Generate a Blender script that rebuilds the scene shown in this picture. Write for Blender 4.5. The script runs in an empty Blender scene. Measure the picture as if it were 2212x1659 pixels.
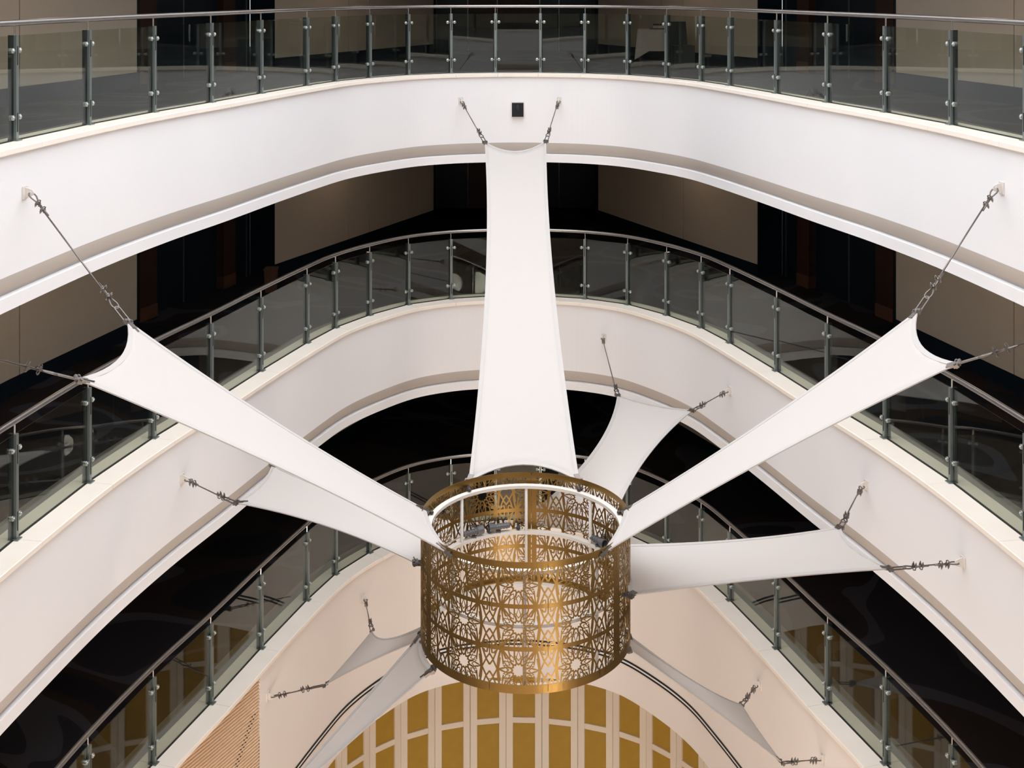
import bpy, bmesh, math, random
from mathutils import Vector, Matrix
random.seed(4)
D = bpy.data
SC = bpy.context.scene
COL = SC.collection
PI = math.pi

# ------------------------------------------------------------------ camera, sky, light, exposure
# A level camera with lens shift, standing at the near end of the oval atrium on the upper gallery.
FPX, PX0, PY0, CAMX = 2660.0, 1111.5, -31.7, -0.061
cam = D.cameras.new('camera')
cam_o = D.objects.new('camera', cam)
COL.objects.link(cam_o)
cam_o.location = (CAMX, 0, 0)
cam_o.rotation_euler = (PI/2, 0, 0)
cam.sensor_width = 36.0
cam.lens = 36.0*FPX/2212.0
cam.shift_x = (1106.0-PX0)/2212.0
cam.shift_y = -(829.5-PY0)/2212.0
cam.clip_start, cam.clip_end = 0.05, 200
SC.camera = cam_o

SKY = 4.75
world = D.worlds.new('overcast_sky')
SC.world = world
world.use_nodes = True
bg = world.node_tree.nodes['Background']
# overcast sky: luminance (1 + 2 sin(elevation)) / 3, the same all the way round
_nt = world.node_tree
_tc = _nt.nodes.new('ShaderNodeTexCoord')
_sx = _nt.nodes.new('ShaderNodeSeparateXYZ')
_nt.links.new(_tc.outputs['Generated'], _sx.inputs[0])
_mr = _nt.nodes.new('ShaderNodeMapRange')
_mr.inputs['From Min'].default_value = 0.0
_mr.inputs['From Max'].default_value = 1.0
_mr.inputs['To Min'].default_value = SKY/3.0
_mr.inputs['To Max'].default_value = SKY
_nt.links.new(_sx.outputs['Z'], _mr.inputs['Value'])
_nt.links.new(_mr.outputs[0], bg.inputs['Strength'])
bg.inputs[0].default_value = (0.965, 0.985, 1.01, 1)

SC.view_settings.view_transform = 'Standard'
SC.view_settings.look = 'None'
SC.view_settings.gamma = 1.0
SC.view_settings.use_curve_mapping = False
SC.view_settings.exposure = 0.0
SC.cycles.use_denoising = True
SC.cycles.max_bounces = 10
SC.cycles.diffuse_bounces = 6
SC.cycles.transparent_max_bounces = 24

def lamp(name, kind, loc, power, color, size=0.3, rot=(0, 0, 0)):
    l = D.lights.new(name, kind)
    l.energy = power
    l.color = color
    if kind == 'AREA':
        l.size = size
    else:
        l.shadow_soft_size = size
    o = D.objects.new(name, l)
    o.location = loc
    o.rotation_euler = rot
    COL.objects.link(o)
    return o

# unseen lobby lamps below the frame, the first hung high for the drum's highlight
for lx, ly, lz, pw in ((3.5, 4.2, -10.0, 300), (-3.0, 6.5, -14.2, 480), (0.0, 3.5, -14.2, 330), (-2.5, 11.0, -14.2, 360), (2.5, 11.0, -14.2, 330)):
    lamp('lobby_lamp', 'POINT', (lx, ly, lz), pw, (1.0, 0.87, 0.75), 0.35)

# dim warm ceiling lamps in the two upper galleries
for zc_ in (-1.56, -5.56):
    for lx, ly in ((-3.1, 25.2), (3.1, 25.2), (-6.0, 16.2), (6.0, 16.2)):
        lamp('gallery_lamp', 'POINT', (lx, ly, zc_+2.2), 6, (1.0, 0.80, 0.62), 0.12)

# ------------------------------------------------------------------ materials
def new_mat(name):
    m = D.materials.new(name)
    m.use_nodes = True
    nt = m.node_tree
    for n in list(nt.nodes):
        nt.nodes.remove(n)
    out = nt.nodes.new('ShaderNodeOutputMaterial')
    return m, nt, out

def pbr(name, color, rough=0.6, metal=0.0, noise=0.0, nscale=6.0, bump=0.0, bscale=60.0, spec=0.5, color2=None):
    m, nt, out = new_mat(name)
    b = nt.nodes.new('ShaderNodeBsdfPrincipled')
    b.inputs['Base Color'].default_value = (*color, 1)
    b.inputs['Roughness'].default_value = rough
    b.inputs['Metallic'].default_value = metal
    b.inputs['Specular IOR Level'].default_value = spec
    nt.links.new(b.outputs[0], out.inputs[0])
    tc = nt.nodes.new('ShaderNodeTexCoord')
    if noise > 0 or color2:
        n = nt.nodes.new('ShaderNodeTexNoise')
        n.inputs['Scale'].default_value = nscale
        n.inputs['Detail'].default_value = 5
        nt.links.new(tc.outputs['Object'], n.inputs['Vector'])
        mx = nt.nodes.new('ShaderNodeMix')
        mx.data_type = 'RGBA'
        c2 = color2 or tuple(c*(1-noise) for c in color)
        mx.inputs['A'].default_value = (*color, 1)
        mx.inputs['B'].default_value = (*c2, 1)
        nt.links.new(n.outputs['Fac'], mx.inputs['Factor'])
        nt.links.new(mx.outputs['Result'], b.inputs['Base Color'])
    if bump > 0:
        n2 = nt.nodes.new('ShaderNodeTexNoise')
        n2.inputs['Scale'].default_value = bscale
        nt.links.new(tc.outputs['Object'], n2.inputs['Vector'])
        bp = nt.nodes.new('ShaderNodeBump')
        bp.inputs['Strength'].default_value = bump
        bp.inputs['Distance'].default_value = 0.01
        nt.links.new(n2.outputs['Fac'], bp.inputs['Height'])
        nt.links.new(bp.outputs[0], b.inputs['Normal'])
    return m

M = {}
M['plaster'] = pbr('white_plaster', (0.785, 0.778, 0.795), 0.7, noise=0.03, nscale=1.2, bump=0.06, bscale=25)
M['plaster_warm'] = pbr('rose_plaster', (0.80, 0.735, 0.695), 0.7, noise=0.05, nscale=1.0, bump=0.06, bscale=25)
M['shaded'] = pbr('shaded_cove_paint', (0.50, 0.455, 0.42), 0.75, noise=0.04, nscale=2)  # shade under the overhang, put into the cove's colour
M['coping'] = pbr('cream_marble', (0.88, 0.815, 0.745), 0.4, color2=(0.82, 0.73, 0.645), nscale=2.5)
M['steel'] = pbr('brushed_steel', (0.36, 0.34, 0.33), 0.28, 1.0)
M['chrome'] = pbr('polished_steel', (0.75, 0.75, 0.74), 0.18, 1.0)
M['clamp'] = pbr('satin_clamp_steel', (0.42, 0.45, 0.43), 0.3, 0.9)
M['hardware'] = pbr('galvanised_steel', (0.22, 0.195, 0.18), 0.42, 0.85, noise=0.3, nscale=40)
M['hardware_dark'] = pbr('dark_steel', (0.07, 0.065, 0.07), 0.45, 0.6)
M['post'] = pbr('satin_post_metal', (0.25, 0.285, 0.28), 0.38, 0.8)
M['fin'] = pbr('smoked_glass_fin', (0.014, 0.022, 0.028), 0.12, 0.0, spec=0.6)
M['beige'] = pbr('beige_fabric_panel', (0.63, 0.535, 0.44), 0.85, noise=0.06, nscale=3, bump=0.1, bscale=180)
M['navy'] = pbr('dark_navy_lacquer', (0.007, 0.014, 0.024), 0.35, spec=0.3)
M['brownwood'] = pbr('dark_brown_wood', (0.055, 0.024, 0.016), 0.45, noise=0.4, nscale=4, spec=0.3)
M['midwood'] = pbr('brown_wood', (0.12, 0.052, 0.027), 0.5, noise=0.3, nscale=5)
M['black'] = pbr('black_plastic', (0.008, 0.009, 0.012), 0.3)
M['line'] = pbr('black_slot', (0.006, 0.006, 0.006), 0.6)
M['ceiling'] = pbr('gallery_ceiling_paint', (0.62, 0.58, 0.54), 0.8)
M['ribbed'] = pbr('ribbed_tan_cladding', (0.66, 0.48, 0.33), 0.7, noise=0.08, nscale=3)
M['lobbyfloor'] = pbr('lobby_marble', (0.62, 0.52, 0.42), 0.3, noise=0.1, nscale=1.2)
M['border'] = pbr('grey_border_stone', (0.13, 0.125, 0.12), 0.5, noise=0.1, nscale=6)
M['cream'] = pbr('cream_door_paint', (0.78, 0.70, 0.60), 0.5)
M['goldpane'] = pbr('gold_fabric_pane', (0.44, 0.27, 0.030), 0.6, color2=(0.35, 0.205, 0.020), nscale=5, bump=0.1, bscale=120)
M['whitepaint'] = pbr('white_painted_steel', (0.66, 0.62, 0.58), 0.4)
M['cloth'] = pbr('white_tablecloth', (0.50, 0.43, 0.39), 0.9, noise=0.1, nscale=8)
M['greymetal'] = pbr('grey_spotlight_paint', (0.13, 0.13, 0.14), 0.45, 0.3)
M['greycloth'] = pbr('grey_chair_cover', (0.055, 0.06, 0.06), 0.9)

def gold_mat():
    m, nt, out = new_mat('brushed_gold')
    b = nt.nodes.new('ShaderNodeBsdfPrincipled')
    b.inputs['Base Color'].default_value = (0.285, 0.175, 0.056, 1)
    b.inputs['Metallic'].default_value = 1.0
    b.inputs['Roughness'].default_value = 0.34
    b.inputs['Anisotropic'].default_value = 0.0
    tc = nt.nodes.new('ShaderNodeTexCoord')
    n = nt.nodes.new('ShaderNodeTexNoise')
    n.inputs['Scale'].default_value = 30
    nt.links.new(tc.outputs['Object'], n.inputs['Vector'])
    mr = nt.nodes.new('ShaderNodeMapRange')
    mr.inputs['To Min'].default_value = 0.32
    mr.inputs['To Max'].default_value = 0.42
    nt.links.new(n.outputs['Fac'], mr.inputs['Value'])
    nt.links.new(mr.outputs[0], b.inputs['Roughness'])
    nt.links.new(b.outputs[0], out.inputs[0])
    return m
M['gold'] = gold_mat()

def glass_mat():
    m, nt, out = new_mat('clear_green_glass')
    tr = nt.nodes.new('ShaderNodeBsdfTransparent')
    tr.inputs[0].default_value = (0.88, 0.905, 0.86, 1)
    gl = nt.nodes.new('ShaderNodeBsdfGlossy')
    gl.inputs['Roughness'].default_value = 0.0
    gl.inputs['Color'].default_value = (0.92, 0.95, 0.96, 1)
    lw = nt.nodes.new('ShaderNodeLayerWeight')
    lw.inputs['Blend'].default_value = 0.5
    pw = nt.nodes.new('ShaderNodeMath')
    pw.operation = 'POWER'
    pw.inputs[1].default_value = 5.0
    nt.links.new(lw.outputs['Facing'], pw.inputs[0])
    fr = nt.nodes.new('ShaderNodeMath')
    fr.operation = 'MULTIPLY_ADD'
    fr.inputs[1].default_value = 0.96
    fr.inputs[2].default_value = 0.04
    nt.links.new(pw.outputs[0], fr.inputs[0])
    mx = nt.nodes.new('ShaderNodeMixShader')
    nt.links.new(fr.outputs[0], mx.inputs[0])
    nt.links.new(tr.outputs[0], mx.inputs[1])
    nt.links.new(gl.outputs[0], mx.inputs[2])
    nt.links.new(mx.outputs[0], out.inputs[0])
    return m
M['glass'] = glass_mat()

def fabric_mat():
    m, nt, out = new_mat('white_sail_fabric')
    b = nt.nodes.new('ShaderNodeBsdfPrincipled')
    b.inputs['Base Color'].default_value = (0.64, 0.61, 0.592, 1)
    b.inputs['Roughness'].default_value = 0.85
    b.inputs['Specular IOR Level'].default_value = 0.2
    tl = nt.nodes.new('ShaderNodeBsdfTranslucent')
    tl.inputs[0].default_value = (0.85, 0.80, 0.76, 1)
    tc = nt.nodes.new('ShaderNodeTexCoord')
    n = nt.nodes.new('ShaderNodeTexNoise')
    n.inputs['Scale'].default_value = 220
    nt.links.new(tc.outputs['Object'], n.inputs['Vector'])
    bp = nt.nodes.new('ShaderNodeBump')
    bp.inputs['Strength'].default_value = 0.05
    bp.inputs['Distance'].default_value = 0.005
    nt.links.new(n.outputs['Fac'], bp.inputs['Height'])
    nt.links.new(bp.outputs[0], b.inputs['Normal'])
    mx = nt.nodes.new('ShaderNodeMixShader')
    mx.inputs[0].default_value = 0.30
    nt.links.new(b.outputs[0], mx.inputs[1])
    nt.links.new(tl.outputs[0], mx.inputs[2])
    nt.links.new(mx.outputs[0], out.inputs[0])
    return m
M['fabric'] = fabric_mat()

def carpet_mat():
    m, nt, out = new_mat('swirl_carpet')
    b = nt.nodes.new('ShaderNodeBsdfPrincipled')
    b.inputs['Roughness'].default_value = 0.95
    b.inputs['Specular IOR Level'].default_value = 0.1
    tc = nt.nodes.new('ShaderNodeTexCoord')
    w = nt.nodes.new('ShaderNodeTexNoise')
    w.inputs['Scale'].default_value = 0.30
    w.inputs['Detail'].default_value = 0.0
    w.inputs['Distortion'].default_value = 2.2
    nt.links.new(tc.outputs['Object'], w.inputs['Vector'])
    cr = nt.nodes.new('ShaderNodeValToRGB')
    cr.color_ramp.interpolation = 'CONSTANT'
    e = cr.color_ramp.elements
    e[0].position = 0.0
    e[0].color = (0.010, 0.010, 0.014, 1)
    e[1].position = 0.40
    e[1].color = (0.020, 0.015, 0.015, 1)
    for p, c in ((0.52, (0.040, 0.040, 0.050, 1)), (0.60, (0.018, 0.017, 0.023, 1))):
        k = e.new(p)
        k.color = c
    nt.links.new(w.outputs['Fac'], cr.inputs[0])
    nt.links.new(cr.outputs[0], b.inputs['Base Color'])
    nt.links.new(b.outputs[0], out.inputs[0])
    return m
M['carpet'] = carpet_mat()

# ------------------------------------------------------------------ helpers
def link(name, me, mat, parent=None, smooth=False):
    if mat is not None:
        me.materials.append(M[mat])
    if smooth:
        me.polygons.foreach_set('use_smooth', [True]*len(me.polygons))
    o = D.objects.new(name, me)
    COL.objects.link(o)
    if parent is not None:
        o.parent = parent
    return o

def mesh_of(name, V, F):
    me = D.meshes.new(name)
    me.from_pydata([tuple(v) for v in V], [], F)
    me.update()
    return me

def obj(name, V, F, mat, parent=None, smooth=False):
    return link(name, mesh_of(name, V, F), mat, parent, smooth)

def tag(o, label=None, cat=None, group=None, kind=None):
    if label: o['label'] = label
    if cat: o['category'] = cat
    if group: o['group'] = group
    if kind: o['kind'] = kind
    return o

def empty(name, loc, label, cat=None, group=None, kind=None, rz=0.0):
    o = D.objects.new(name, None)
    o.location = loc
    o.rotation_euler = (0, 0, rz)
    o.empty_display_size = 0.2
    COL.objects.link(o)
    return tag(o, label, cat, group, kind)

class MB:
    """collects shapes of one part"""
    def __init__(self):
        self.V, self.F = [], []
    def add(self, V, F):
        n = len(self.V)
        self.V += [Vector(v) for v in V]
        self.F += [tuple(i+n for i in f) for f in F]
        return self
    def box(self, c, s, mat=None):
        x, y, z = s[0]/2, s[1]/2, s[2]/2
        V = [Vector((a*x, b*y, d*z)) for a in (-1, 1) for b in (-1, 1) for d in (-1, 1)]
        if mat is not None:
            V = [mat @ v for v in V]
        V = [v+Vector(c) for v in V]
        return self.add(V, [(0, 1, 3, 2), (4, 6, 7, 5), (0, 4, 5, 1), (2, 3, 7, 6), (0, 2, 6, 4), (1, 5, 7, 3)])
    def tube(self, P, r, n=8, closed=False, cap=True):
        P = [Vector(p) for p in P]
        N = len(P)
        rs = r if isinstance(r, (list, tuple)) else [r]*N
        up = None
        rings = []
        for i in range(N):
            if closed:
                t = P[(i+1) % N]-P[i-1]
            else:
                t = P[min(i+1, N-1)]-P[max(i-1, 0)]
            t.normalize()
            if up is None:
                up = Vector((0, 0, 1)) if abs(t.z) < 0.9 else Vector((1, 0, 0))
            a = up-t*up.dot(t)
            if a.length < 1e-5:
                a = t.orthogonal()
            a.normalize()
            up = a
            b = t.cross(a)
            rings.append([P[i]+(a*math.cos(2*PI*k/n)+b*math.sin(2*PI*k/n))*rs[i] for k in range(n)])
        V = [v for rg in rings for v in rg]
        F = []
        for i in range(N if closed else N-1):
            j = (i+1) % N
            for k in range(n):
                k2 = (k+1) % n
                F.append((i*n+k, i*n+k2, j*n+k2, j*n+k))
        if not closed and cap:
            F.append(tuple(range(n))[::-1])
            F.append(tuple((N-1)*n+k for k in range(n)))
        return self.add(V, F)
    def lathe(self, prof, c=(0, 0, 0), n=16, mat=None):
        V, F = [], []
        for r, z in prof:
            for k in range(n):
                v = Vector((r*math.cos(2*PI*k/n), r*math.sin(2*PI*k/n), z))
                V.append((mat @ v if mat is not None else v)+Vector(c))
        for i in range(len(prof)-1):
            for k in range(n):
                k2 = (k+1) % n
                F.append((i*n+k, i*n+k2, (i+1)*n+k2, (i+1)*n+k))
        F.append(tuple(range(n))[::-1])
        F.append(tuple((len(prof)-1)*n+k for k in range(n)))
        return self.add(V, F)
    def ball(self, c, r, n=8):
        prof = [(max(r*math.sin(a), 1e-4), -r*math.cos(a)) for a in [PI*i/6 for i in range(7)]]
        return self.lathe(prof, c, n)
    def build(self, name, mat, parent=None, smooth=False):
        return obj(name, self.V, self.F, mat, parent, smooth)

# ------------------------------------------------------------------ plan of the oval atrium (line of the railing posts)
HALF = [(0, 22.06), (.406, 22.03), (1.191, 21.85), (1.911, 21.45), (2.505, 20.76), (2.97, 20.0), (3.289, 19.15),
        (3.72, 17.76), (4.107, 16.40), (4.50, 15.13), (4.834, 13.78), (5.08, 12.36), (5.27, 10.95), (5.36, 9.5),
        (5.36, 8.1), (5.22, 6.7), (4.95, 5.3), (4.5, 3.95), (3.85, 2.75), (3.0, 1.75), (2.0, 1.0), (1.0, .52), (0, .36)]
CTRL = HALF+[(-x, y) for x, y in HALF[-2:0:-1]]
SUB = 8

def catmull(P, n=SUB):
    N = len(P)
    out = []
    for i in range(N):
        p0, p1, p2, p3 = [Vector(P[(i+k) % N]) for k in (-1, 0, 1, 2)]
        for q in range(n):
            t = q/n
            out.append(.5*((2*p1)+(-p0+p2)*t+(2*p0-5*p1+4*p2-p3)*t*t+(-p0+3*p1-3*p2+p3)*t**3))
    return out
LOOP = catmull(CTRL)
NL = len(LOOP)
TAN, NRM = [], []
for i in range(NL):
    t = (LOOP[(i+1) % NL]-LOOP[i-1]).normalized()
    TAN.append(t)
    NRM.append(Vector((t.y, -t.x)))      # points into the atrium

def at(i, off, z=0.0):
    i %= NL
    p = LOOP[i]+NRM[i]*off
    return Vector((p.x, p.y, z))

def sweep(name, prof, mat, parent=None, rng=None, smooth=False, closed_prof=False):
    """sweep a profile of (offset, z) along the plan loop"""
    idx = list(range(NL)) if rng is None else rng
    full = rng is None
    n = len(prof)
    V = [at(i, o, z) for i in idx for o, z in prof]
    F = []
    m = len(idx)
    for a in range(m if full else m-1):
        b = (a+1) % m
        for k in range(n if closed_prof else n-1):
            k2 = (k+1) % n
            F.append((a*n+k, a*n+k2, b*n+k2, b*n+k))
    if closed_prof and not full:
        F.append(tuple(range(n)))
        F.append(tuple((m-1)*n+k for k in range(n))[::-1])
    return obj(name, V, F, mat, parent, smooth)

def fascia_index(side, y):
    """loop index on the left (-1) or right (1) side nearest to depth y"""
    best = min(range(NL), key=lambda i: (abs(LOOP[i].y-y) if LOOP[i].x*side > 0 else 1e9))
    return best

LEVELS = [('upper', -1.56), ('middle', -5.56), ('lower', -9.56)]
RAIL_H = 1.184
FOFF = 0.26

# ------------------------------------------------------------------ structure: fascias, copings, slabs
def fascia_profile(zc):
    return [(0.20, zc-.062), (FOFF, zc-.062), (FOFF, zc-1.222)]
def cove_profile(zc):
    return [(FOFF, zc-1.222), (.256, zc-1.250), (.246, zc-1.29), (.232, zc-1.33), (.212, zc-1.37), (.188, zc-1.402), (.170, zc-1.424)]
def lip_profile(zc):
    return [(.170, zc-1.424), (.222, zc-1.428), (.229, zc-1.435), (.229, zc-1.57), (.05, zc-1.57)]

for lv, (ln, zc) in enumerate(LEVELS[:2]):
    o = sweep('wall_'+ln, fascia_profile(zc), 'plaster')
    tag(o, 'curved white plaster fascia of the %s balcony with a taupe cove below, its shade painted on' % ln, 'wall', kind='structure')
    sweep('cove_band', cove_profile(zc), 'shaded', o, smooth=True)
    sweep('lower_lip', lip_profile(zc), 'plaster', o)

# storey above the frame: white upstand of the next balcony and the skylight kerb
o = sweep('wall_top', [(.05, 2.44-1.57+0.0), (FOFF, 2.44-1.57), (FOFF, 5.6), (-1.0, 5.6)], 'plaster')
tag(o, 'white plaster upstand below the skylight above the frame', 'wall', kind='structure')

# lower balcony: tall rose fascia, left part ends where the ribbed cladding starts
i_rib = fascia_index(-1, 17.25)
i_near = fascia_index(-1, 6.0)
rng_low = list(range(i_near-NL if i_near > i_rib else i_near, 0))+list(range(0, 1))
# walk from the cladding clockwise over the far end and the right side to the near end
start, rng_low = i_rib, []
k = start
while True:
    rng_low.append(k % NL)
    if k % NL == i_near:
        break
    k += 1
zl = LEVELS[2][1]
o = sweep('wall_lower', [(0.20, zl-.062), (FOFF, zl-.062), (FOFF, zl-2.68), (-1.2, zl-2.68)], 'plaster_warm', rng=rng_low)
tag(o, 'tall curved rose plaster fascia of the lower balcony above the gold doors', 'wall', kind='structure')

# double black slot line on the lower fascia
tr = empty('trim_4', (0, 0, 0), 'black double slot line running round the rose lower fascia', 'trim', kind='structure')
for dz in (0.0, -.062):
    zz = zl-2.02+dz
    sweep('slot', [(FOFF+.001, zz), (FOFF+.010, zz), (FOFF+.010, zz-.030), (FOFF+.001, zz-.030)], 'line', tr, rng=rng_low, closed_prof=True)
zz = zl-2.052
sweep('slot_bead', [(FOFF+.001, zz), (FOFF+.008, zz), (FOFF+.008, zz-.028), (FOFF+.001, zz-.028)], 'plaster', tr, rng=rng_low, closed_prof=True)

# ribbed cladding on the left below the lower balcony: a flat wall turned a little to the viewer
p0 = at(i_rib, FOFF+.0)
rib_dir = Vector((-1, -1.96, 0)).normalized()
rib_n = Vector((-rib_dir.y, rib_dir.x, 0))
if rib_n.x < 0:
    rib_n = -rib_n
rw = empty('wall_left', (p0.x, p0.y, zl-.08), 'ribbed tan cladding wall under the lower balcony on the left', 'wall', kind='structure')
zt, pitch, nr, wl = -.02, .046, 56, 5.2
V, F = [], []
prof = []
for r in range(nr):
    z0 = zt-r*pitch
    prof += [(-.004, z0), (0.012, z0-.006), (0.016, z0-.018), (0.012, z0-.030), (-.004, z0-.038)]
n = len(prof)
for s in (0.0, wl):
    for o_, z_ in prof:
        q = rib_dir*s+rib_n*(o_-.012)
        V.append((q.x, q.y, z_))
F = [(k, k+1, n+k+1, n+k) for k in range(n-1)]
obj('ribbed_panel', V, F, 'ribbed', rw)
mb = MB()
for r in range(9, 55):
    for j in range(2):
        s = 0.10+(r-9)*.034+j*.06
        q = rib_dir*s
        mb.box((q.x+rib_n.x*.001, q.y+rib_n.y*.001, zt-(r+.95)*pitch), (.014, .014, .006), Matrix.Rotation(math.atan2(rib_dir.y, rib_dir.x), 3, 'Z'))
po = mb.build('perforation', 'line', rw)
tag(po, 'rows of small dark holes', kind='stuff')

# coping stones, one slab between each pair of posts
for lv, (ln, zc) in enumerate(LEVELS):
    t = empty('trim_%d' % (lv+1), (0, 0, zc), 'cream marble coping on top of the %s balcony edge' % ln, 'coping', kind='structure')
    prof = [(-.20, -.062), (-.20, -.006), (-.194, 0), (.294, 0), (.302, -.006), (.302, -.054), (.294, -.062)]
    for c in range(len(CTRL)):
        if c == len(CTRL)-1:
            continue
        if c == 0:
            idx = list(range(-SUB, SUB+1))
        elif c == len(CTRL)-1:
            continue
        else:
            idx = list(range(c*SUB, (c+1)*SUB+1))
        V, F = [], []
        n = len(prof)
        for ii, i in enumerate(idx):
            g = .002 if ii == 0 else (-.002 if ii == len(idx)-1 else 0)
            for o_, z_ in prof:
                v = at(i, o_, z_)
                tt = TAN[i % NL]
                V.append((v.x+tt.x*g, v.y+tt.y*g, v.z))
        m = len(idx)
        for a in range(m-1):
            for k in range(n):
                k2 = (k+1) % n
                F.append((a*n+k, a*n+k2, (a+1)*n+k2, (a+1)*n+k))
        F.append(tuple(range(n)))
        F.append(tuple((m-1)*n+k for k in range(n))[::-1])
        obj('coping_stone', V, F, 'coping', t)

# gallery floors, ceilings
for lv, (ln, zc) in enumerate(LEVELS):
    o = sweep('floor_'+ln, [(-.46, zc-.10), (-13.0, zc-.10)], 'carpet')
    tag(o, 'dark swirl patterned carpet of the %s gallery' % ln, 'floor', kind='structure')
    o = sweep('floor_border_'+ln, [(-.19, zc-.05), (-.205, zc-.05), (-.205, zc-.088), (-.47, zc-.088), (-.47, zc-.10)], 'border')
    tag(o, 'grey stone border strip along the %s gallery carpet' % ln, 'floor', kind='structure')
    zt = zc+2.43
    o = sweep('ceiling_'+ln, [(.06, zt), (-13.0, zt)], 'ceiling')
    tag(o, 'ceiling over the %s gallery' % ln, 'ceiling', kind='structure')
zf = -16.6
V = [at(i, -13.0, zf) for i in range(0, NL, 4)]
o = obj('floor', V, [tuple(range(len(V)))], 'lobbyfloor')
tag(o, 'pale marble floor of the lobby below', 'floor', kind='structure')
o = sweep('ceiling_roof', [(-1.0, 5.6), (-13.0, 5.6)], 'plaster')
tag(o, 'white roof slab round the skylight opening', 'ceiling', kind='structure')

# ------------------------------------------------------------------ gallery back walls
def wall_seg(parent, name, a, b, z0, z1, th, mat):
    """upright slab from plan point a to b (front face on the line), thickness away from the atrium"""
    a, b = Vector(a), Vector(b)
    d = (b-a).normalized()
    nn = Vector((d.y, -d.x))
    if nn.dot(Vector((0, 11))-(a+b)/2) < 0:
        nn = -nn
    V = []
    for p in (a, b):
        for o_ in (0.0, -th):
            q = p+nn*o_
            V += [(q.x, q.y, z0), (q.x, q.y, z1)]
    F = [(0, 1, 5, 4), (2, 6, 7, 3), (1, 3, 7, 5), (0, 4, 6, 2), (0, 2, 3, 1), (4, 5, 7, 6)]
    return obj(name, V, F, mat, parent)

def lerp2(a, b, t):
    return (a[0]+(b[0]-a[0])*t, a[1]+(b[1]-a[1])*t)

def push(p, q, dist):
    """move plan point p away from the atrium, perpendicular to pq"""
    d = (Vector(q)-Vector(p)).normalized()
    nn = Vector((d.y, -d.x))
    if nn.dot(Vector((0, 11))-Vector(p)) > 0:
        nn = -nn
    r = Vector(p)+nn*dist
    return (r.x, r.y)

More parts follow.
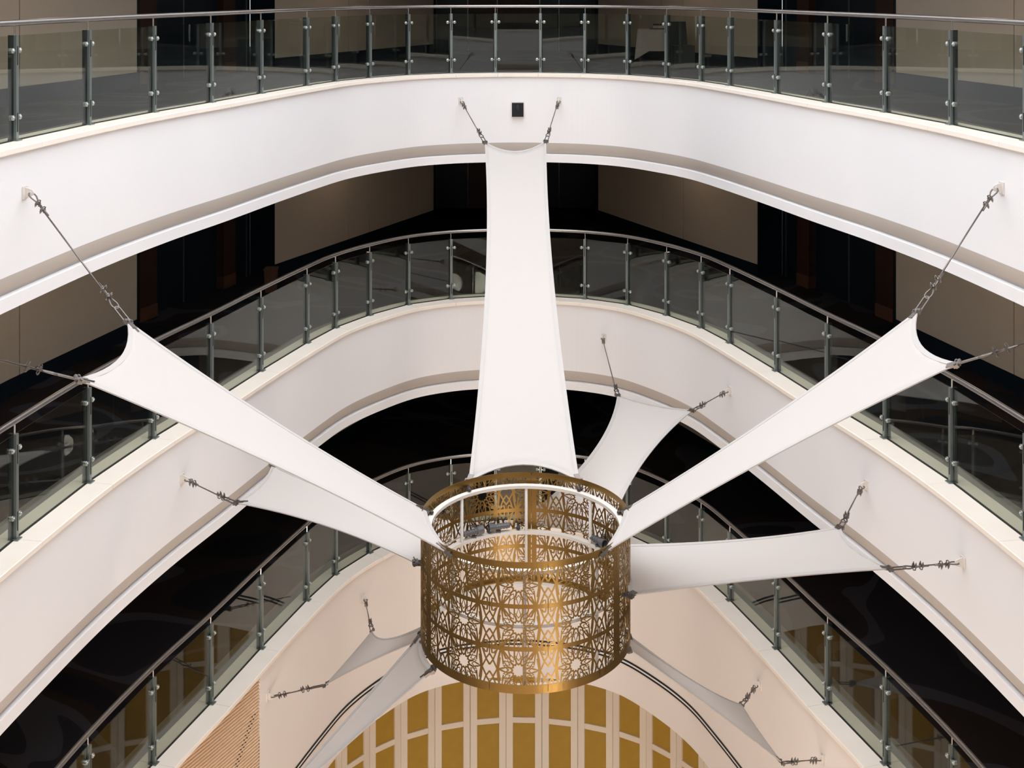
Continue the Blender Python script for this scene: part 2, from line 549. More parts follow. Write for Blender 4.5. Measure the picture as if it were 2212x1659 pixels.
for lv, (ln, zc) in enumerate(LEVELS):
    zf_, zt = zc-.10, zc+2.43
    for side, sn in ((-1, 'left'), (1, 'right')):
        w = empty('wall_%s_%s' % (ln, sn), (0, 0, 0), 'back wall of the %s gallery on the %s with beige panels and dark doors' % (ln, sn), 'wall', kind='structure')
        cx = -.03
        P = lambda x, y: (cx+side*x, y)
        e0, b1, a0, a1, a2 = P(1.98, 29.64), P(4.68, 23.86), P(6.15, 19.95), P(6.97, 16.9), P(7.85, 12.5)
        # two beige runs split by fine joints
        cuts = [0, .4565, .5885, 1]
        for q in range(3):
            u0, u1 = lerp2(e0, b1, cuts[q]+.0012), lerp2(e0, b1, cuts[q+1]-.0012)
            wall_seg(w, 'beige_panel', u0, u1, zc+.15, zt, .06, 'beige')
        wall_seg(w, 'backing', push(e0, b1, .05), push(b1, e0, .05), zf_, zt, .1, 'navy')
        wall_seg(w, 'skirting', e0, b1, zf_, zc+.148, .05, 'navy')
        seam = lerp2(a0, a1, .929)
        wall_seg(w, 'beige_panel', a0, lerp2(a0, a1, .926), zc+.15, zt, .06, 'beige')
        wall_seg(w, 'beige_panel', lerp2(a0, a1, .932), a1, zc+.15, zt, .06, 'beige')
        wall_seg(w, 'beige_panel', a1, a2, zc+.15, zt, .06, 'beige')
        wall_seg(w, 'backing', push(a0, a1, .065), push(a1, a0, .065), zf_, zt, .1, 'navy')
        wall_seg(w, 'backing', push(a1, a2, .065), push(a2, a1, .065), zf_, zt, .1, 'navy')
        wall_seg(w, 'skirting', a0, a1, zf_, zc+.148, .05, 'navy')
        wall_seg(w, 'skirting', a1, a2, zf_, zc+.148, .05, 'navy')
        # recessed dark doors between the beige runs
        r0, r1 = push(b1, a0, .55), push(a0, b1, .55)
        wall_seg(w, 'reveal', b1, r0, zf_, zt, .05, 'navy')
        wall_seg(w, 'reveal', a0, r1, zf_, zt, .05, 'navy')
        dl = [0.0, .17, .27, .52, .74, .86, 1.0]
        mats = ['navy', 'brownwood', 'navy', 'navy', 'brownwood', 'navy']
        for q in range(6):
            u0, u1 = lerp2(r0, r1, dl[q]+.003), lerp2(r0, r1, dl[q+1]-.003)
            if mats[q] == 'brownwood':
                u0, u1 = push(u0, u1, -.14), push(u1, u0, -.14)
                wall_seg(w, 'door_jamb', u0, u1, zf_, zt, .2, 'brownwood')
                wall_seg(w, 'lit_jamb_foot', push(u0, u1, -.015), push(u1, u0, -.015), zf_, zf_+.22, .2, 'midwood')  # lighter wood paints in the light on the jamb's foot
            else:
                wall_seg(w, 'door_leaf', u0, u1, zf_, zt, .06, 'navy')
        for tq in (.52, .035):
            u0, u1 = lerp2(r0, r1, tq-.002), lerp2(r0, r1, tq+.002)
            wall_seg(w, 'door_edge_strip', push(u0, u1, -.02), push(u1, u0, -.02), zf_, zt, .02, 'post')
        # near half of the gallery, behind the viewer
        pts = [a2, P(8.1, 9.5), P(7.9, 6.5), P(7.0, 3.0), P(4.6, -.4), P(0, -2.4)]
        for q in range(len(pts)-1):
            wall_seg(w, 'beige_panel', pts[q], pts[q+1], zc+.15, zt, .06, 'beige')
            wall_seg(w, 'skirting', pts[q], pts[q+1], zf_, zc+.15, .06, 'navy')
    # end wall with dark doors
    w = empty('wall_%s_end' % ln, (0, 0, 0), 'dark panelled end wall with a brown door at the far end of the %s gallery' % ln, 'wall', kind='structure')
    ye = 31.3
    for xx in (-2.01, 1.95):
        wall_seg(w, 'reveal', (xx, 29.64), (xx*1.02, ye), zf_, zt, .06, 'navy')
    xs = [-2.05, -1.25, -.50, .58, 1.07, 2.0]
    ms = ['navy', 'brownwood', 'brownwood', 'navy', 'navy']
    for q in range(5):
        wall_seg(w, 'door_leaf', (xs[q]+.008, ye), (xs[q+1]-.008, ye), zf_, zt, .06, ms[q])
    wall_seg(w, 'backing', (-2.1, ye+.07), (2.1, ye+.07), zf_, zt, .06, 'steel')
    mb = MB()
    mb.box((-1.06, ye-.03, zc+1.22), (.10, .03, .035))
    mb.build('lock_plate', 'steel', w)

# ------------------------------------------------------------------ lobby doors with gold panes under the lower balcony
DOOR_OFF = -.80
arc = [0.0]
path = []
i0 = 0
for k in range(-120, 121):
    path.append(at(k, DOOR_OFF))
acc = [0.0]
for k in range(1, len(path)):
    acc.append(acc[-1]+(path[k]-path[k-1]).length)
mid_acc = acc[120]+.115
def on_path(s):
    s += mid_acc
    for k in range(1, len(path)):
        if acc[k] >= s:
            t = (s-acc[k-1])/(acc[k]-acc[k-1])
            return path[k-1].lerp(path[k], t)
    return path[-1]
BAY = .672
ORD = ['', 'first', 'second', 'third', 'fourth', 'fifth', 'sixth', 'seventh']
nb = 6
for b in range(-nb, nb+1):
    pa, pb = on_path((b-.5)*BAY+.006), on_path((b+.5)*BAY-.006)
    L = (pb-pa).length
    mid = (pa+pb)/2
    ang = math.atan2(pb.y-pa.y, pb.x-pa.x)
    if b == 0:
        lab = 'central cream lobby door leaf with gold panes below the gold drum'
    else:
        lab = 'cream lobby door leaf with gold panes, %s %s of the central leaf' % (ORD[abs(b)], 'right' if b > 0 else 'left')
    dr = empty('door_%d' % (b+nb+1), (mid.x, mid.y, zf), lab, 'door', 'folding doors of the lobby', 'structure', ang)
    zt, st = -11.9, .125
    H = zt-zf
    for s in (-1, 1):
        mb = MB()
        mb.box((s*(L/2-st/2), 0, H/2), (st, .06, H))
        mb.build('stile', 'cream', dr)
    zr = [zf+.08, zf+1.60, -13.66+.0, zt-.06]
    rails = [zf+.06, -15.0, -13.62, -12.24+.02]
    for r_ in rails:
        mb = MB()
        mb.box((0, 0, r_-zf), (L-2*st-.002, .05, .10))
        mb.build('rail', 'cream', dr)
    for q in range(3):
        z0, z1 = rails[q]+.05, rails[q+1]-.05
        mb = MB()
        mb.box((0, .012, (z0+z1)/2-zf), (L-2*st-.002, .016, z1-z0-.002))
        mb.build('pane', 'goldpane', dr)
# dark void behind the door joints and the plain lobby wall round the near half
rngv = [k for k in range(-120, 121)]
o = sweep('wall_lobby_back', [(DOOR_OFF-.05, -11.9), (DOOR_OFF-.05, zf)], 'line', rng=rngv)
tag(o, 'dark wall seen through the joints of the lobby doors', 'wall', kind='structure')
rngv = [k for k in range(120, NL-119)]
o = sweep('wall_lobby', [(DOOR_OFF-1.2, -11.9), (DOOR_OFF-1.2, zf)], 'plaster_warm', rng=rngv)
tag(o, 'rose plaster wall of the lobby on the near side', 'wall', kind='structure')

# ------------------------------------------------------------------ glass balustrades
POST_H = 1.06
def post_mesh():
    mb = MB()
    mb.box((0, .018, POST_H/2), (.044, .030, POST_H))
    mb.box((0, .005, .006), (.085, .11, .012))
    return mesh_of('post', mb.V, mb.F)
def fin_mesh():
    mb = MB()
    mb.box((0, -.029, POST_H/2), (.040, .062, POST_H-.002))
    return mesh_of('backing_fin', mb.V, mb.F)
def slot_mesh():
    mb = MB()
    mb.box((0, .0345, -.05), (.012, .003, .19))
    return mesh_of('slot', mb.V, mb.F)
def clamp_mesh():
    mb = MB()
    mb.box((0, .020, 0), (.16, .012, .018))
    for s in (-1, 1):
        mb.lathe([(.010, -.028), (.026, -.026), (.028, .008), (.026, .014), (.014, .020), (.010, .027), (.001, .029)], (s*.064, .014, 0), 10, Matrix.Rotation(-PI/2, 3, 'X'))
    return mesh_of('clamp', mb.V, mb.F)
def pin_mesh():
    mb = MB()
    mb.lathe([(.010, 0), (.010, RAIL_H-POST_H-.01)], (0, 0, POST_H), 8)
    return mesh_of('pin', mb.V, mb.F)
PM = {'post': (post_mesh(), 'post'), 'backing_fin': (fin_mesh(), 'fin'), 'slot': (slot_mesh(), 'line'), 'clamp': (clamp_mesh(), 'clamp'), 'pin': (pin_mesh(), 'chrome')}
for me, mt in PM.values():
    me.materials.append(M[mt])

def place(name, me, parent, loc=(0, 0, 0), rz=0.0):
    o = D.objects.new(name, me)
    o.location = loc
    o.rotation_euler = (0, 0, rz)
    COL.objects.link(o)
    o.parent = parent
    return o

def glass_panel(pa, pb, parent, zc):
    d = (pb-pa).normalized()
    a, b = pa+d*.030, pb-d*.030
    nn = Vector((d.y, -d.x))*.006
    V = []
    for p in (a, b):
        for s in (1, -1):
            q = p+nn*s
            V += [(q.x, q.y, .004), (q.x, q.y, POST_H-.005)]
    F = [(0, 1, 5, 4), (2, 6, 7, 3), (1, 3, 7, 5), (0, 4, 6, 2), (0, 2, 3, 1), (4, 5, 7, 6)]
    g = obj('glass_panel', V, F, 'glass', parent)
    if a.y > 5.0 or b.y > 5.0:
        V = []
        for p in (a, b):
            for s in (2.0, -2.0):
                q = p+nn*s
                V += [(q.x, q.y, .0005), (q.x, q.y, .011)]
        obj('shadow_gap_strip', V, F, 'line', g)  # black strip stands in for the shadow gap at the glass foot
    return g

for lv, (ln, zc) in enumerate(LEVELS):
    lab = {'upper': 'glass balustrade with steel handrail at the top of the picture',
           'middle': 'glass balustrade with steel handrail on the balcony in the middle',
           'lower': 'glass balustrade with steel handrail on the lowest balcony behind the drum'}[ln]
    bal = empty('glass_balustrade', (0, 0, zc), lab, 'balustrade', 'glass balustrades of the three balconies')
    mb = MB()
    mb.tube([at(i, .0, RAIL_H) for i in range(NL)], .031, 12, closed=True)
    mb.build('handrail', 'steel', bal, True)
    posts = [c for c in range(len(CTRL)) if abs(CTRL[c][0]) > .01]
    for c in posts:
        i = c*SUB
        p = LOOP[i]
        nrm = NRM[i]
        rz = math.atan2(nrm.y, nrm.x)-PI/2
        po = place('post', PM['post'][0], bal, (p.x, p.y, 0), rz)
        if p.y > 5.0:
            place('pin', PM['pin'][0], po)
            place('backing_fin', PM['backing_fin'][0], po)
            for hz in (.905, .235):
                place('clamp', PM['clamp'][0], po, (0, 0, hz))
                place('slot', PM['slot'][0], po, (0, 0, hz))
    for q in range(len(posts)):
        a, b = LOOP[posts[q]*SUB], LOOP[posts[(q+1) % len(posts)]*SUB]
        glass_panel(Vector(a), Vector(b), bal, zc)

# ------------------------------------------------------------------ gold drum in the middle
DC = Vector((.041, 11.5, 0))
DR = .976
ZT, ZB = -4.93, -6.06
def pol(az, r, z):
    a = math.radians(az)
    return Vector((DC.x+r*math.sin(a), DC.y+r*math.cos(a), z))

drum = empty('perforated_drum', (DC.x, DC.y, ZB), 'gold perforated drum with star pattern hung between the white sails', 'drum')
def dloc(v):
    return Vector((v.x-DC.x, v.y-DC.y, v.z-ZB))

SEAMS = [4.0, 124.0, 244.0]
BH = (ZT-ZB-.035)/3.0           # height of one tier
CW = math.radians(30)*DR        # width of one star column
def cell_lines():
    """line pattern of one star cell, centre at (0,0); (points, width)"""
    L = []
    w, h = CW/2, BH/2
    def P(r, a):
        return (r*math.cos(a), r*math.sin(a))
    # twelve pointed star hole
    star = [P(.066 if k % 2 else .052, PI*k/12) for k in range(25)]
    L.append((star, .011))
    # large star of twelve slender spikes round it
    tips = [.176, .150, .158, .170, .158, .150]
    big = []
    for k in range(25):
        a = PI*k/12
        big.append(P(tips[(k//2) % 6] if k % 2 == 0 else .098, a))
    L.append((big, .0085))
    big2 = [P(.086 if k % 2 == 0 else (.150 if k in (3, 9, 15, 21) else .136), PI*k/12) for k in range(25)]
    L.append((big2, .0075))
    for k in range(12):
        a = PI*k/6+PI/12
        L.append(([P(.062, a), P(.100, a)], .010))
    # struts from the spikes to the hubs on the bands
    for s in (-1, 1):
        for t in (-1, 1):
            L.append(([P(.098, math.atan2(t*1, s*.8)), (s*.150, t*h)], .009))
            L.append(([(s*.108, t*.094), (s*.150, t*h)], .010))
            L.append(([(s*.036, t*.094), (s*.036, t*h)], .009))
            L.append(([(s*.132, t*.046), (s*.150, t*h)], .008))
            L.append(([(s*.072, t*.112), (s*.092, t*h)], .008))
            L.append(([(s*.176, 0), (s*.160, t*.10)], .008))
    # waisted arcs either side of the medallion between the stars
    for s in (-1, 1):
        pts = []
        for q in range(9):
            t = -1+q/4
            pts.append((s*(.152+.030*(1-t*t)), t*h))
        L.append((pts, .0125))
        # medallion lattice
        L.append(([(s*.180, -h), (s*.222, -.075), (s*w, -.028)], .009))
        L.append(([(s*.180, h), (s*.222, .075), (s*w, .028)], .009))
        L.append(([(s*.222, .075), (s*w, .122)], .009))
        L.append(([(s*.222, -.075), (s*w, -.122)], .009))
        L.append(([(s*.186, .0), (s*.226, .075)], .009))
        L.append(([(s*.186, .0), (s*.226, -.075)], .009))
        for t in (-1, 1):
            L.append(([(s*.200, t*.155), (s*.212, t*.135), (s*.232, t*.132), (s*.240, t*h)], .010))
            L.append(([(s*w, t*.122), (s*w, t*h)], .006))
    return L

def strip(mb, pts, wd, s_off, z_off, th=.004):
    """flat bar along pts (arc length, height), bent on the cylinder, centre angle s_off"""
    q = []
    for a, b in zip(pts[:-1], pts[1:]):
        d = math.hypot(b[0]-a[0], b[1]-a[1])
        k = max(1, int(abs(b[0]-a[0])/.07)+1)
        for j in range(k):
            q.append((a[0]+(b[0]-a[0])*j/k, a[1]+(b[1]-a[1])*j/k))
    q.append(pts[-1])
    N = len(q)
    if N < 2:
        return
    V, F = [], []
    for i in range(N):
        a, b = q[max(i-1, 0)], q[min(i+1, N-1)]
        tx, ty = b[0]-a[0], b[1]-a[1]
        l = math.hypot(tx, ty) or 1
        nx, ny = -ty/l, tx/l
        for sgn in (-1, 1):
            x, z = q[i][0]+nx*sgn*wd/2, q[i][1]+ny*sgn*wd/2
            az = s_off+math.degrees(x/DR)
            zz = min(max(z+z_off, ZB+.002), ZT-.002)
            V.append(dloc(pol(az, DR, zz)))
            V.append(dloc(pol(az, DR-th, zz)))
    for i in range(N-1):
        a, b = i*4, (i+1)*4
        F += [(a, a+2, b+2, b), (a+1, b+1, b+3, a+3), (a, b, b+1, a+1), (a+2, a+3, b+3, b+2)]
    mb.add(V, F)

LINES = cell_lines()
half_lines = {1: [], -1: []}
for s in (1, -1):
    for pts, wd in LINES:
        if sum(p[0] for p in pts)/len(pts)*s >= -.002 or any(p[0]*s > 0 for p in pts):
            seg = []
            for p in pts:
                if p[0]*s >= -.004:
                    seg.append(p)
                else:
                    if len(seg) > 1:
                        half_lines[s].append((seg, wd))
                    seg = []
            if len(seg) > 1:
                half_lines[s].append((seg, wd))
for si, sa in enumerate(SEAMS):
    mb = MB()
    # solid horizontal bands
    arc_len = math.radians(120)*DR
    for zz, hh in ((ZT-.028, .056), (ZT-.018-BH, .036), (ZT-.018-2*BH, .036), (ZB+.038, .076)):
        strip(mb, [(j*arc_len/48, 0) for j in range(1, 48)], hh, sa, zz, .0045)
    # plain vertical strips at the panel edges
    for s in (0, 1):
        xa = .004 if s == 0 else arc_len-.052
        for j in range(1):
            strip(mb, [(xa+.024, -(ZT-ZB)/2+.002), (xa+.024, (ZT-ZB)/2-.002)], .050, sa, (ZT+ZB)/2, .005)
    for tier in range(3):
        zc_ = ZT-.018-BH*(tier+.5)
        for c in range(5):
            use = LINES if 0 < c < 4 else half_lines[1 if c == 0 else -1]
            for pts, wd in use:
                strip(mb, pts, wd*1.5, sa+30*c, zc_)
    mb.build('screen_panel', 'gold', drum)

# white steel rings, rods, standoffs and spotlights inside
RR = .905
def ring(z, r0, r1, hh, name, mat='whitepaint'):
    V, F = [], []
    n = 72
    for k in range(n):
        for r, zz in ((r0, z), (r1, z), (r1, z+hh), (r0, z+hh)):
            V.append(dloc(pol(k*360/n, r, zz)))
    for k in range(n):
        for j in range(4):
            F.append((k*4+j, k*4+(j+1) % 4, ((k+1) % n)*4+(j+1) % 4, ((k+1) % n)*4+j))
    return obj(name, V, F, mat, drum)
ZR = [-5.04, -5.50, -6.03]
for z in ZR:
    ring(z-.02, RR-.028, RR+.028, .03, 'support_ring')
for k in range(8):
    mb = MB()
    mb.tube([dloc(pol(k*45+1, RR-.01, ZR[2])), dloc(pol(k*45+1, RR-.01, ZR[0]-.02))], .016, 8)
    mb.build('upright_rod', 'whitepaint', drum, True)
for k in range(8):
    az = k*45+20
    mb = MB()
    mb.tube([dloc(pol(az, RR+.02, ZR[0]+.005)), dloc(pol(az, DR-.003, ZT-.06))], .004, 6)
    mb.build('standoff', 'gold', drum)
def spot(az, rot):
    base = dloc(pol(az, RR, ZR[1]+.01))
    t = Vector((math.cos(math.radians(az)), -math.sin(math.radians(az)), 0))*rot
    mb = MB()
    q = t.to_track_quat('Z', 'Y').to_matrix()
    c = base+Vector((0, 0, .055))
    mb.lathe([(.020, -.12), (.026, -.11), (.026, .03), (.034, .035), (.042, .085), (.045, .10), (.036, .10), (.030, .06)], c, 14, q)
    mb.lathe([(.008, 0), (.008, .04)], base, 8)
    mb.box(base+Vector((0, 0, .006)), (.05, .05, .012))
    for j in range(4):
        mb.lathe([(.030, 0), (.030, .008)], c+t*(-.09+j*.03), 12, q)
    mb.build('spotlight', 'greymetal', drum, False)
spot(-34, 1)
spot(-17, -1)
spot(52, 1)

# ------------------------------------------------------------------ shade sails and their cables
CAMP = Vector((CAMX, 0, 0))
def ray(x, y):
    return Vector(((x-PX0)/FPX, 1, -(y-PY0)/FPX))

def fascia_point(y, side, z):
    """point on the fascia face at depth y on the left/right side"""
    best, bd = None, 1e9
    for i in range(NL):
        a, b = at(i, FOFF), at(i+1, FOFF)
        if a.x*side < 0 and abs(a.x) > .05:
            continue
        if (a.y-y)*(b.y-y) <= 0 and abs(a.y-b.y) > 1e-9:
            t = (y-a.y)/(b.y-a.y)
            p = a.lerp(b, t)
            if p.x*side >= -.05:
                return Vector((p.x, p.y, z))
    return None

def between(anchor, attach, frac):
    return anchor.lerp(attach, frac)

def bez(p, q, mid, t):
    return p*(1-t)*(1-t)+mid*(2*t*(1-t))+q*t*t

def sail(lab, W, Dd, sag, bellies=(0, 0), nu=12, nv=40):
    """fabric between wall corners W[0],W[1] and drum corners Dd[0],Dd[1]; edges hang inward by sag=(wall, side0, side1, drum)"""
    W0, W1, D0, D1 = W[0], W[1], Dd[0], Dd[1]
    ctr = (W0+W1+D0+D1)/4
    def mid(p, q, s, inward):
        m = (p+q)/2
        d = inward-m
        return m+d.normalized()*s*2
    mw = mid(W0, W1, sag[0], (D0+D1)/2)
    md = mid(D0, D1, sag[3], (W0+W1)/2)
    m0 = mid(W0, D0, sag[1], (W1+D1)/2)
    m1 = mid(W1, D1, sag[2], (W0+D0)/2)
    def S(u, v):
        a = bez(W0, W1, mw, u).lerp(bez(D0, D1, md, u), v)
        b = bez(W0, D0, m0, v).lerp(bez(W1, D1, m1, v), u)
        c = W0.lerp(W1, u).lerp(D0.lerp(D1, u), v)
        return a+b-c
    org = (W0+W1)/2
    root = empty('shade_sail', org, lab, 'sail', 'white shade sails between drum and balconies')
    G = [[S(i/nu, j/nv) for i in range(nu+1)] for j in range(nv+1)]
    # normals for thickness
    def nrm(j, i):
        a = G[j][min(i+1, nu)]-G[j][max(i-1, 0)]
        b = G[min(j+1, nv)][i]-G[max(j-1, 0)][i]
        n_ = a.cross(b)
        return n_.normalized() if n_.length > 1e-9 else Vector((0, 0, 1))
    V, F = [], []
    th = .0025
    for j in range(nv+1):
        for i in range(nu+1):
            n_ = nrm(j, i)
            V.append(G[j][i]-org+n_*th)
            V.append(G[j][i]-org-n_*th)
    idx = lambda j, i, k: (j*(nu+1)+i)*2+k
    for j in range(nv):
        for i in range(nu):
            F.append((idx(j, i, 0), idx(j, i+1, 0), idx(j+1, i+1, 0), idx(j+1, i, 0)))
            F.append((idx(j, i, 1), idx(j+1, i, 1), idx(j+1, i+1, 1), idx(j, i+1, 1)))
    for j in range(nv):
        for i in (0, nu):
            F.append((idx(j, i, 0), idx(j+1, i, 0), idx(j+1, i, 1), idx(j, i, 1)))
    for i in range(nu):
        for j in (0, nv):
            F.append((idx(j, i, 0), idx(j, i, 1), idx(j, i+1, 1), idx(j, i+1, 0)))
    for j in range(1, nv//2):
        for i in range(1, nu):
            n_ = nrm(j, i)
            amp = .007*math.exp(-j/nv*9)*math.sin(i*2.4+j*.5)
            V[idx(j, i, 0)] += n_*amp
            V[idx(j, i, 1)] += n_*amp
    obj('fabric', V, F, 'fabric', root, True)
    # hems: folded strips along the four edges
    hw = .045
    def hem(edge_pts):
        mb_v, mb_f = [], []
        for (e, inn, n_) in edge_pts:
            d = inn-e
            d = d.normalized()*hw if d.length > 1e-6 else d
            for o_ in (e-d*.06, e+d):
                mb_v.append(o_-org+n_*.0055)
                mb_v.append(o_-org-n_*.0055)
        N = len(edge_pts)
        for k in range(N-1):
            a, b = k*4, (k+1)*4
            mb_f += [(a, a+2, b+2, b), (a+1, b+1, b+3, a+3), (a, b, b+1, a+1), (a+2, a+3, b+3, b+2)]
        obj('hem', mb_v, mb_f, 'fabric', root, False)
    hem([(G[j][0], G[j][2], nrm(j, 0)) for j in range(nv+1)])
    hem([(G[j][nu], G[j][nu-2], nrm(j, nu)) for j in range(nv+1)])
    hem([(G[0][i], G[3][i], nrm(0, i)) for i in range(nu+1)])
    hem([(G[nv][i], G[nv-3][i], nrm(nv, i)) for i in range(nu+1)])
    # corner clamps
    for (j, i, sgn) in ((0, 0, 0), (0, nu, 0), (nv, 0, 0), (nv, nu, 0)):
        c = G[j][i]
        inn = (G[nv//2][nu//2]-c).normalized()
        cc = G[4 if j == 0 else nv-4][2 if i == 0 else nu-2]
        d = (cc-c).normalized()
        n_ = nrm(j if j else 1, i if i else 1)
        bta = n_.cross(d).normalized()
        R = Matrix((d, bta, d.cross(bta))).transposed()
        mb = MB()
        mb.box(c+d*.045-org, (.13, .055, .022), R)
        mb.box(c+d*.015-org, (.05, .085, .028), R)
        for s in (-1, 1):
            mb.lathe([(.011, -.024), (.011, .024)], c+d*.02+bta*s*.026-org, 8, R)
        mb.lathe([(.006, 0), (.006, .10)], c+d*.06-org+d.cross(bta)*.012, 6, Matrix((bta, d.cross(bta), d)).transposed())
        mb.build('corner_clamp', 'hardware', root)
    return root, S

def clip_mesh():
    mb = MB()
    mb.box((0, 0, .004), (.020, .040, .016))
    for s in (-1, 1):
        mb.lathe([(.0045, -.030), (.0045, .030)], (0, s*.014, .006), 6)
        mb.lathe([(.009, 0), (.009, .010)], (0, s*.014, .014), 6)
    mb.tube([(0, -.014, -.012), (0, -.010, -.024), (0, 0, -.029), (0, .010, -.024), (0, .014, -.012)], .0045, 6)
    return mesh_of('clip', mb.V, mb.F)
CLIP = clip_mesh()
CLIP.materials.append(M['hardware'])

def cable(lab, A, C, wall_n, clips=True, plate=True, grp='steel tension cables of the sails'):
    """wire assembly from wall bracket A to sail corner C"""
    org = A.copy()
    root = empty('tension_cable', org, lab, 'cable', grp)
    d = (C-A)
    L = d.length
    d.normalize()
    k = min(1.0, L/1.05)
    side = d.cross(Vector((0, 0, 1)))
    side.normalize()
    upv = side.cross(d).normalized()
    R = Matrix((d, side, upv)).transposed()
    wn = wall_n.normalized()
    # bracket: base plate on the wall and an upright eye plate
    wt = Vector((0, 0, 1)).cross(wn).normalized()
    RB = Matrix((wn, wt, Vector((0, 0, 1)))).transposed()
    mb = MB()
    mb.box(wn*.006, (.012, .085, .125), RB)
    eye = wn*.060
    n = 14
    prof = [(.010, -.050), (.045, -.045)]+[(.052+.036*math.sin(a)+.010, -.036*math.cos(a)) for a in [PI*q/8 for q in range(9)]]+[(.045, .045), (.010, .050)]
    V = []
    for s in (-.006, .006):
        for x, z in prof:
            V.append(RB @ Vector((x, s, z)))
    m = len(prof)
    F = [tuple(range(m)), tuple(range(m, 2*m))[::-1]]+[(q, q+m, (q+1) % m+m, (q+1) % m) for q in range(m)]
    mb.add(V, F)
    mb.lathe([(.016, -.016), (.016, .016)], wn*.064, 8, Matrix((Vector((0, 0, 1)), wn, wt)).transposed())
    mb.build('wall_bracket', 'whitepaint', root)
    # wire with an eye loop at both ends, tails laid alongside
    s0 = wn*.062
    e0 = C-org
    link_len = .17*k
    e1 = e0-d*link_len
    dd = (e1-s0)
    LL = dd.length
    dd.normalize()
    sv = dd.cross(upv).normalized()
    wr = .008
    def loop_pts(o, dr, l, wv):
        return [o+dr*(l*t)+wv*(w_) for t, w_ in ((1.0, .006), (.75, .020), (.45, .032), (.2, .030), (.04, .016), (0, 0), (.04, -.016), (.2, -.030), (.45, -.032), (.75, -.020), (1.0, -.006))]
    lw = .15*k
    mb = MB()
    mb.tube(loop_pts(s0, dd, lw, sv), wr, 6)
    mb.tube(loop_pts(e1, -dd, lw, sv), wr, 6)
    mb.tube([s0+dd*lw+sv*.006, e1-dd*lw+sv*.006], wr, 6)
    mb.tube([s0+dd*lw-sv*.007, s0+dd*min(.36*k, LL*.48)-sv*.009], wr, 6)
    mb.tube([e1-dd*lw-sv*.007, e1-dd*min(.36*k, LL*.48)-sv*.009], wr, 6)
    mb.build('wire', 'hardware', root, True)
    for t in (lw+.012, lw+.115*k):
        for (o_, sg) in ((s0, 1), (e1, -1)):
            c_ = place('clip', CLIP, root, o_+dd*sg*t)
            RM = Matrix((dd, sv, dd.cross(sv))).transposed() if sg > 0 else Matrix((-dd, sv, (-dd).cross(sv))).transposed()
            c_.scale = (1.25, 1.25, 1.25)
            c_.rotation_mode = 'QUATERNION'
            c_.rotation_quaternion = RM.to_quaternion()
    # elongated link at the sail corner
    mb = MB()
    lk = []
    w2 = .026
    for q in range(13):
        a = -PI/2+PI*q/12
        lk.append(e0-d*.012*0+d*(math.cos(a)*w2)+upv*0+sv*(math.sin(a)*w2))
    for q in range(13):
        a = PI/2+PI*q/12
        lk.append(e1+d*(math.cos(a)*w2)+sv*(math.sin(a)*w2))
    mb.tube(lk, .008, 6, closed=True)
    mb.build('link', 'hardware', root, True)
    return root

def fnorm(p):
    i = min(range(NL), key=lambda k: (LOOP[k].x-p.x)**2+(LOOP[k].y-p.y)**2)
    return Vector((NRM[i].x, NRM[i].y, 0))

def build_sail(lab, anchors, az, z, fr, sag, clabs, rr=RR+.03, hook_r=None):
    D0, D1 = pol(az[0], rr, z+.03), pol(az[1], rr, z+.03)
    W0, W1 = [f if isinstance(f, Vector) else a.lerp(d, f) for f, a, d in zip(fr, anchors, (D0, D1))]
    # fabric stops short of the ring: short hooks bridge the rest
    E0, E1 = D0.lerp(W0, .012), D1.lerp(W1, .012)
    root, S = sail(lab, (W0, W1), (E0, E1), sag)
    for A, W, cl in zip(anchors, (W0, W1), clabs):
        if cl:
            cable(cl, A, W, fnorm(A))
    for Dp, E in ((D0, E0), (D1, E1)):
        mb = MB()
        o_ = (W0+W1)/2
        rv = Vector((DC.x-Dp.x, DC.y-Dp.y, 0))
        Rp = Dp+rv.normalized()*max(0.0, rv.length-RR-.01)
        mb.tube([E-o_, Dp-o_, Rp-o_], .012, 8)
        mb.ball(Rp-o_, .022, 8)
        mb.box(E-o_, (.035, .035, .025))
        mb.build('ring_hook', 'hardware_dark', root)
    return root

Z1, Z2, Z3 = -2.03, -6.12, -10.05
A_ = Vector
# tier on the upper ring
build_sail('long central white sail running up to the upper balcony',
           (A_((-1.01, 21.64, Z1)), A_((.73, 21.71, Z1))), (-37, 36), ZR[0], (A_((-.547, 20.03, -2.545)), A_((.455, 20.10, -2.537))), (.38, .10, .08, .26),
           ('steel cable left of the black box on the upper fascia', 'steel cable right of the black box on the upper fascia'))
build_sail('large white sail stretching left to the upper balcony',
           (A_((-4.86, 12.06, Z1)), fascia_point(8.0, -1, Z1)), (-77, -138), ZR[0], (A_((-3.54, 11.06, -3.014)), A_((-3.48, 9.616, -3.075))), (.16, .16, .12, .06),
           ('steel cable at the upper left corner of the large left sail', 'steel cable leaving the picture at the left edge'))
build_sail('large white sail stretching right to the upper balcony',
           (A_((4.82, 12.33, Z1)), fascia_point(8.6, 1, Z1)), (77, 138), ZR[0], (A_((3.62, 11.234, -2.967)), A_((3.535, 9.97, -3.06))), (.16, .14, .12, .06),
           ('steel cable at the upper right corner of the large right sail', 'steel cable leaving the picture at the right edge'))
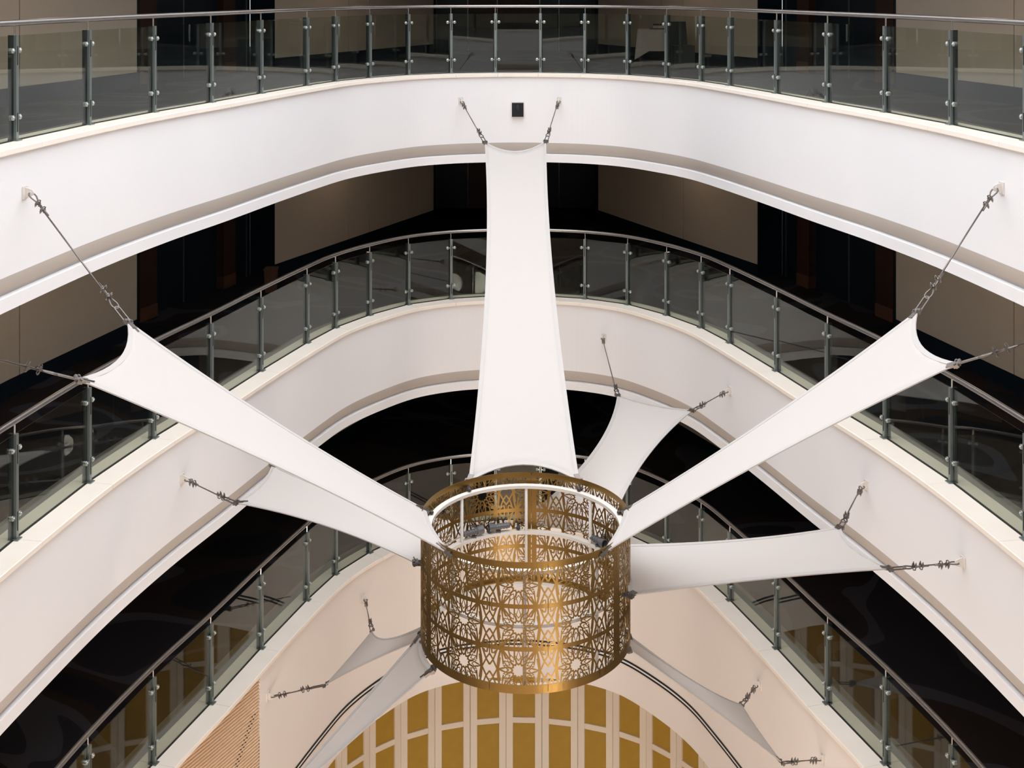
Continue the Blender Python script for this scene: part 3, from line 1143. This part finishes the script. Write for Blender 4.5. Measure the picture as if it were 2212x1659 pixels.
# tier on the middle ring
build_sail('short white sail behind the drum to the right of the central sail',
           (A_((1.50, 21.42, Z2)), A_((3.20, 18.58, Z2))), (-4, 52), ZR[1], (A_((1.42, 17.73, -5.895)), A_((2.44, 17.28, -5.964))), (.13, .22, .16, .05),
           ('long thin steel cable on the middle fascia right of the central sail', 'short steel cable at the right corner of the sail behind the drum'), rr=1.0)
build_sail('white sail reaching left below the large left sail',
           (fascia_point(17.0, -1, Z2), A_((-4.19, 15.27, Z2))), (-23, -83), ZR[1], (A_((-3.08, 15.34, -5.968)), A_((-3.262, 14.11, -5.93))), (.13, .20, .14, .05),
           ('steel cable half hidden behind the large left sail', 'steel cable on the middle fascia at the left'), rr=1.0)
build_sail('white sail reaching right below the large right sail',
           (A_((4.25, 15.07, Z2)), A_((4.70, 13.06, Z2))), (58, 118), ZR[1], (A_((3.524, 13.54, -5.955)), A_((3.791, 12.592, -5.967))), (.15, .10, .05, .05),
           ('upper of the two steel cables of the right hand middle sail', 'lower of the two steel cables of the right hand middle sail'), rr=1.0)
# tier on the lower ring
build_sail('thin white sail at lower left below the drum rim',
           (A_((-2.56, 20.2, Z3)), A_((-3.55, 17.41, Z3))), (-80, -96), ZR[2]-.05, (A_((-2.217, 18.654, -9.774)), A_((-2.663, 16.9, -9.604))), (.15, .30, .10, .03),
           ('steel cable on the rose fascia left of the drum', 'steel cable beside the ribbed cladding at lower left'))
build_sail('thin white sail at lower right below the drum',
           (A_((3.47, 17.7, Z3)), fascia_point(16.0, 1, Z3)), (90, 104), ZR[2]-.05, (A_((3.055, 16.9, -9.871)), A_((3.216, 15.069, -9.515))), (.16, .26, .08, .03),
           ('steel cable on the rose fascia at lower right', 'steel cable at the bottom edge of the picture on the right'))
build_sail('white sail running from the drum base to the bottom edge at left',
           (fascia_point(10.2, -1, Z3), fascia_point(11.4, -1, Z3)), (-84, -124), ZR[2]-.05, (.16, .16), (.16, .10, .10, .05),
           ('steel cable of the bottom left sail below the frame, nearer one', 'steel cable of the bottom left sail below the frame, farther one'))

# ------------------------------------------------------------------ small black box on the upper fascia
p = at(0, FOFF)
bx = empty('wall_speaker', (-.005, p.y, -2.19), 'small black box on the white fascia above the central sail', 'speaker')
mb = MB()
mb.box((0, -.030, 0), (.215, .060, .265))
mb.build('casing', 'whitepaint', bx)
mb = MB()
mb.box((0, -.064, -.008), (.205, .012, .245))
mb.build('front', 'black', bx)
mb = MB()
mb.lathe([(.04, 0), (.034, .012), (.001, .016)], (0, -.070, .02), 16, Matrix.Rotation(PI/2, 3, 'X') @ Matrix.Diagonal((1, 1.6, 1)))
mb.build('lens', 'fin', bx)

# ------------------------------------------------------------------ table with cloth, things on it and a covered chair on the upper gallery
zfl = LEVELS[0][1]-.10
tx, ty = 2.92, 25.6
trz = math.radians(-8)
tb = empty('side_table', (tx, ty, zfl), 'table under a pale cloth on the upper gallery', 'table', rz=trz)
mb = MB()
mb.box((0, 0, .73), (.80, .60, .03))
mb.build('tabletop', 'brownwood', tb)
for sx in (-1, 1):
    for sy in (-1, 1):
        mb = MB()
        mb.box((sx*.34, sy*.25, .357), (.045, .045, .713))
        mb.build('leg', 'brownwood', tb)
V, F = [], []
ringp = []
for (x, y) in [(-.41, -.31), (-.15, -.31), (.15, -.31), (.41, -.31), (.41, 0), (.41, .31), (.15, .31), (-.15, .31), (-.41, .31), (-.41, 0)]:
    ringp.append((x, y))
drop = [.62, .44, .44, .62, .42, .60, .42, .42, .60, .42]
n = len(ringp)
for (x, y) in ringp:
    V.append((x, y, .750))
for (x, y), dz in zip(ringp, drop):
    V.append((x*1.14, y*1.16, .750-dz))
F = [tuple(range(n))]+[(k, n+k, n+(k+1) % n, (k+1) % n) for k in range(n)]
cl = obj('tablecloth', V, F, 'cloth')
cl.location = (tx, ty, zfl)
cl.rotation_euler = (0, 0, trz)
tag(cl, 'pale cloth with hanging corners draped over the gallery table', 'tablecloth')
tray = empty('tray_stack', (tx+.08, ty-.05, zfl+.752), 'dark trays and folded cloths stacked on the gallery table', 'tray', rz=trz)
for q, (w_, d_, h_, z_) in enumerate(((.50, .30, .025, 0), (.40, .26, .05, .026), (.44, .28, .03, .078))):
    mb = MB()
    mb.box((.02*q, 0, z_+h_/2), (w_, d_, h_))
    mb.build('tray' if q != 1 else 'folded_cloth', 'brownwood' if q != 1 else 'cloth', tray)
ch = empty('covered_chair', (3.30, 24.9, zfl), 'chair under a grey cover beside the gallery table', 'chair', rz=math.radians(12))
mb = MB()
mb.box((0, 0, .225), (.44, .44, .45))
mb.build('seat_cover', 'greycloth', ch)
mb = MB()
mb.add([(-.21, .18, .45), (.21, .18, .45), (.21, .23, .45), (-.21, .23, .45), (-.19, .23, .92), (.19, .23, .92), (.19, .27, .92), (-.19, .27, .92)],
       [(0, 1, 5, 4), (1, 2, 6, 5), (2, 3, 7, 6), (3, 0, 4, 7), (4, 5, 6, 7), (0, 3, 2, 1)])
mb.build('backrest_cover', 'greycloth', ch)

# small dark wedges standing on the upper gallery floor by the kerb, wooden bin on the middle gallery
for (px_, off_, lab) in ((-1, -.75, 'small dark wedge on the upper gallery floor at the left'), (1, -.75, 'small dark wedge on the upper gallery floor at the right')):
    i = fascia_index(px_, 18.1)
    q = at(i, off_, zfl)
    w_ = empty('door_wedge', q, lab, 'wedge', 'dark wedges on the upper gallery')
    mb = MB()
    mb.add([(-.07, -.05, 0), (.07, -.05, 0), (.07, .05, 0), (-.07, .05, 0), (0, -.02, .15), (0.02, .02, .15)],
           [(0, 3, 2, 1), (0, 1, 4), (1, 2, 5, 4), (2, 3, 5), (3, 0, 4, 5)])
    mb.build('body', 'black', w_)
q = Vector((-4.56, 22.75, LEVELS[1][1]-.10))
bn = empty('wooden_bin', q, 'brown wooden bin beside the beige wall of the middle gallery', 'bin')
mb = MB()
mb.lathe([(.13, 0), (.155, .40), (.17, .41), (.17, .44), (.14, .44), (.13, .38)], (0, 0, 0), 4, Matrix.Rotation(PI/4, 3, 'Z'))
mb.build('body', 'midwood', bn)
mb = MB()
mb.lathe([(.125, 0), (.125, .004)], (0, 0, .38), 4, Matrix.Rotation(PI/4, 3, 'Z'))
mb.build('lid', 'brownwood', bn)
